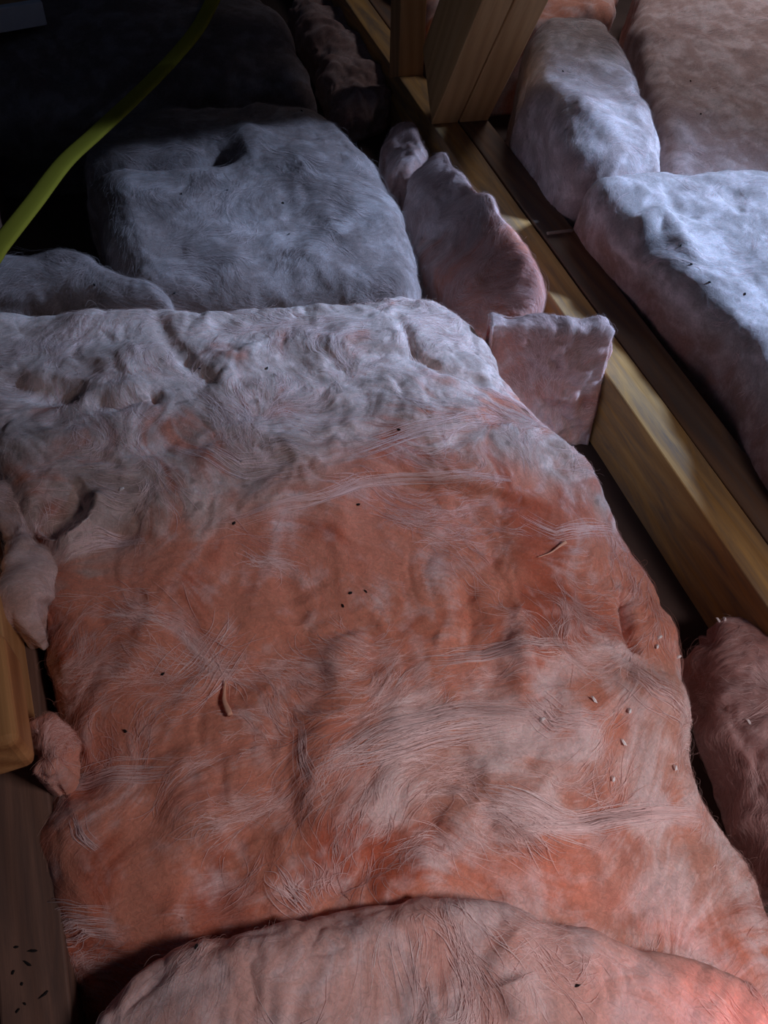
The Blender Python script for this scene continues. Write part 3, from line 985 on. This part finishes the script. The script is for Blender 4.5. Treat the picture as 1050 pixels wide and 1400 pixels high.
timber('pine_batten', P(20, 985, 0.070), P(-16, 705, 0.070), 0.030, 0.070, 0.002, WOOD_WEB, 'slim pine batten along the left edge under the honey timber', 'timber')
timber('pine_timber', P(24, 1012, 0.118), P(3, 860, 0.118), 0.075, 0.048, 0.006, WOOD_BEAM, 'honey coloured pine timber with rounded cut end at left edge', 'timber', skew=-0.03)

# ------------------------------------------------------------------ yellow hose
def tube(name, pts, rx, rz, mat, nseg=14, sub=8, caps=True, taper=None, **kw):
    pts = [Vector(p) for p in pts]
    path = []
    for i in range(len(pts) - 1):
        p0 = pts[max(i - 1, 0)]; p1 = pts[i]; p2 = pts[i + 1]; p3 = pts[min(i + 2, len(pts) - 1)]
        for k in range(sub):
            t = k / sub
            path.append(0.5 * ((2 * p1) + (p2 - p0) * t + (2 * p0 - 5 * p1 + 4 * p2 - p3) * t * t + (-p0 + 3 * p1 - 3 * p2 + p3) * t ** 3))
    path.append(pts[-1])
    bm = bmesh.new(); rings = []
    for i, c in enumerate(path):
        d = (path[min(i + 1, len(path) - 1)] - path[max(i - 1, 0)]).normalized()
        side = d.cross(Vector((0, 0, 1))).normalized(); up = side.cross(d)
        f = taper(i / (len(path) - 1)) if taper else 1.0
        rings.append([bm.verts.new(c + side * rx * f * math.copysign(abs(math.cos(a)) ** 0.7, math.cos(a)) + up * rz * f * math.copysign(abs(math.sin(a)) ** 0.7, math.sin(a))) for a in [2 * math.pi * k / nseg for k in range(nseg)]])
    for r0, r1 in zip(rings, rings[1:]):
        for k in range(nseg):
            bm.faces.new((r0[k], r0[(k + 1) % nseg], r1[(k + 1) % nseg], r1[k]))
    if caps:
        bm.faces.new(rings[0][::-1]); bm.faces.new(rings[-1])
    bmesh.ops.recalc_face_normals(bm, faces=bm.faces[:])
    me = bpy.data.meshes.new(name); bm.to_mesh(me); bm.free()
    for f in me.polygons: f.use_smooth = True
    return link_mesh(name, me, mat, **kw)


hz = [-0.07, 0.03, 0.095, 0.098, 0.095, 0.09, 0.086, 0.084, 0.088, 0.098, 0.105, 0.108]
tube('yellow_hose', [P(a, b, z_) for (a, b), z_ in zip([(-330, 620), (-150, 500), (-30, 375), (0, 335), (45, 278), (88, 222), (130, 183), (180, 137), (230, 87), (268, 42), (290, 2), (308, -40)], hz)],
     0.0105, 0.0035, YELLOW, label='bright yellow flat hose running diagonally across the dark batts', cat='hose')

# board at the top left corner
bd = empty('painted_board', tuple(P(0, 5, 0.115)), label='brown board with a white painted edge in the top left corner', cat='board')
a0, a1 = Vector(P(-80, 24, 0.115)), Vector(P(58, 2, 0.115))
rz_ = math.atan2((a1 - a0).y, (a1 - a0).x)
me = box_mesh('painted_edge', (a1 - a0).length, 0.012, 0.03, 0.002)
me2 = box_mesh('board_face', (a1 - a0).length, 0.12, 0.02, 0.002)
for m_, mt, nm, off in ((me, BOARD, 'painted_edge', (0, 0, 0)), (me2, WOOD_WEB, 'board_face', (0, 0.0125, -0.003))):
    ob = link_mesh(nm, m_, mt, bd)
    ob.matrix_parent_inverse = Matrix.Translation(-Vector(bd.location)) @ Matrix.Translation(a0) @ Matrix.Rotation(rz_, 4, 'Z') @ Matrix.Translation(off)

# ------------------------------------------------------------------ debris
def pebble(name, s, seed, stretch=1.0):
    rs = random.Random(seed)
    bm = bmesh.new(); bmesh.ops.create_icosphere(bm, subdivisions=1, radius=s)
    for v in bm.verts:
        v.co *= 0.6 + rs.random() * 0.7
        v.co.x *= stretch
    me = bpy.data.meshes.new(name); bm.to_mesh(me); bm.free()
    return me


def on(B, px, py, lift=0.0006):
    i, j = locate(B, px, py)
    return Vector(B.V[i, j] + B.n[i, j] * lift)


SP = [(MAIN, 492, 690), (MAIN, 468, 826), (MAIN, 480, 808), (MAIN, 501, 806), (MAIN, 223, 920), (MAIN, 170, 998), (MAIN, 322, 714), (MAIN, 272, 502), (MAIN, 365, 502), (MAIN, 545, 585), (LOW, 270, 1293),
      (LOW, 790, 1345), (L1, 250, 264), (L1, 312, 258), (L1, 386, 275), (L1, 394, 318), (L3, 128, 388), (L1, 238, 402), (L1, 420, 125), (R2, 930, 335), (R2, 945, 360), (R2, 1020, 400), (R2, 970, 385), (R1, 770, 95), (R3, 960, 155), (R3, 945, 110)]
WHERE = {id(MAIN): 'large salmon pink batt', id(LOW): 'pale batt at the bottom edge', id(L1): 'grey batt with the torn slit', id(L3): 'small grey batt below the yellow hose', id(R2): 'bluish grey batt at the right edge', id(R1): 'grey-white batt right of the posts', id(R3): 'flat brownish batt far right', id(D1): 'dark rose scrap beside the yellow timber'}
pm = [pebble('debris_speck', 0.0012, k, 1.7) for k in range(4)]
for m_ in pm: m_.materials.append(BLACK)
for k, (B, a, b) in enumerate(SP):
    o = bpy.data.objects.new('debris_speck', pm[k % 4]); COL.objects.link(o)
    o.location = on(B, a, b); o.rotation_euler = (0, 0, k * 1.7)
    tag(o, 'tiny black speck of debris on the ' + WHERE[id(B)], 'debris', 'black specks on the ' + WHERE[id(B)])
for k, (a, b) in enumerate([(22, 1295), (38, 1318), (30, 1345), (24, 1382), (46, 1300), (34, 1372), (18, 1330), (60, 1360)]):
    o = bpy.data.objects.new('debris_speck', pm[k % 4]); COL.objects.link(o)
    o.location = Vector(P(a, b, 0.0008)); o.rotation_euler = (0, 0, k * 2.3); o.scale = [(0.8, 0.7, 0.5), (1.7, 0.8, 0.5), (0.6, 0.6, 0.5)][k % 3]
    tag(o, 'black grit crumb on the grey-brown joist at lower left', 'debris', 'grit on the lower left joist')
FK = [(MAIN, 899, 883), (MAIN, 952, 888), (MAIN, 813, 957), (MAIN, 861, 970), (MAIN, 744, 983), (MAIN, 853, 1016), (MAIN, 838, 1063), (MAIN, 903, 870), (D1, 1024, 987), (D1, 990, 845), (MAIN, 166, 668), (D1, 980, 841), (MAIN, 923, 1048)]
fm = [pebble('glass_fleck', 0.0016, 20 + k, 2.0) for k in range(3)]
for m_ in fm: m_.materials.append(FLECK)
for k, (B, a, b) in enumerate(FK):
    o = bpy.data.objects.new('glass_fleck', fm[k % 3]); COL.objects.link(o)
    o.location = on(B, a, b, 0.0015); o.rotation_euler = (0.3, 0.4, k * 2.1 + 1)
    tag(o, 'tiny shining white fleck on the ' + WHERE[id(B)], 'fleck', 'bright flecks on the ' + WHERE[id(B)])

q = [on(MAIN, a, b, 0.004) for a, b in ((309, 930), (306, 945), (308, 962), (316, 978))]
tube('fibre_knot', q, 0.0024, 0.002, TUFT, 10, 6, taper=lambda t: 0.25 + 0.9 * t ** 1.5 * (1 if t < 0.9 else 0.7), label='small orange curled knot of fibre on the big pink batt', cat='fibre knot')
q = [on(MAIN, a, b, 0.003) for a, b in ((735, 762), (752, 756), (765, 748), (772, 742))]
tube('fibre_knot', q, 0.0018, 0.0015, TUFT, 8, 6, taper=lambda t: 0.25 + 0.9 * t ** 2, label='thin pale orange fibre curl near the grey dust edge of the big batt', cat='fibre knot')
tube('wood_splinter', [P(748, 319, 0.004), P(765, 317, 0.005), P(782, 315, 0.004)], 0.0025, 0.0018, STICK, 6, 4, label='pale splinter lying across the brown timber', cat='splinter')
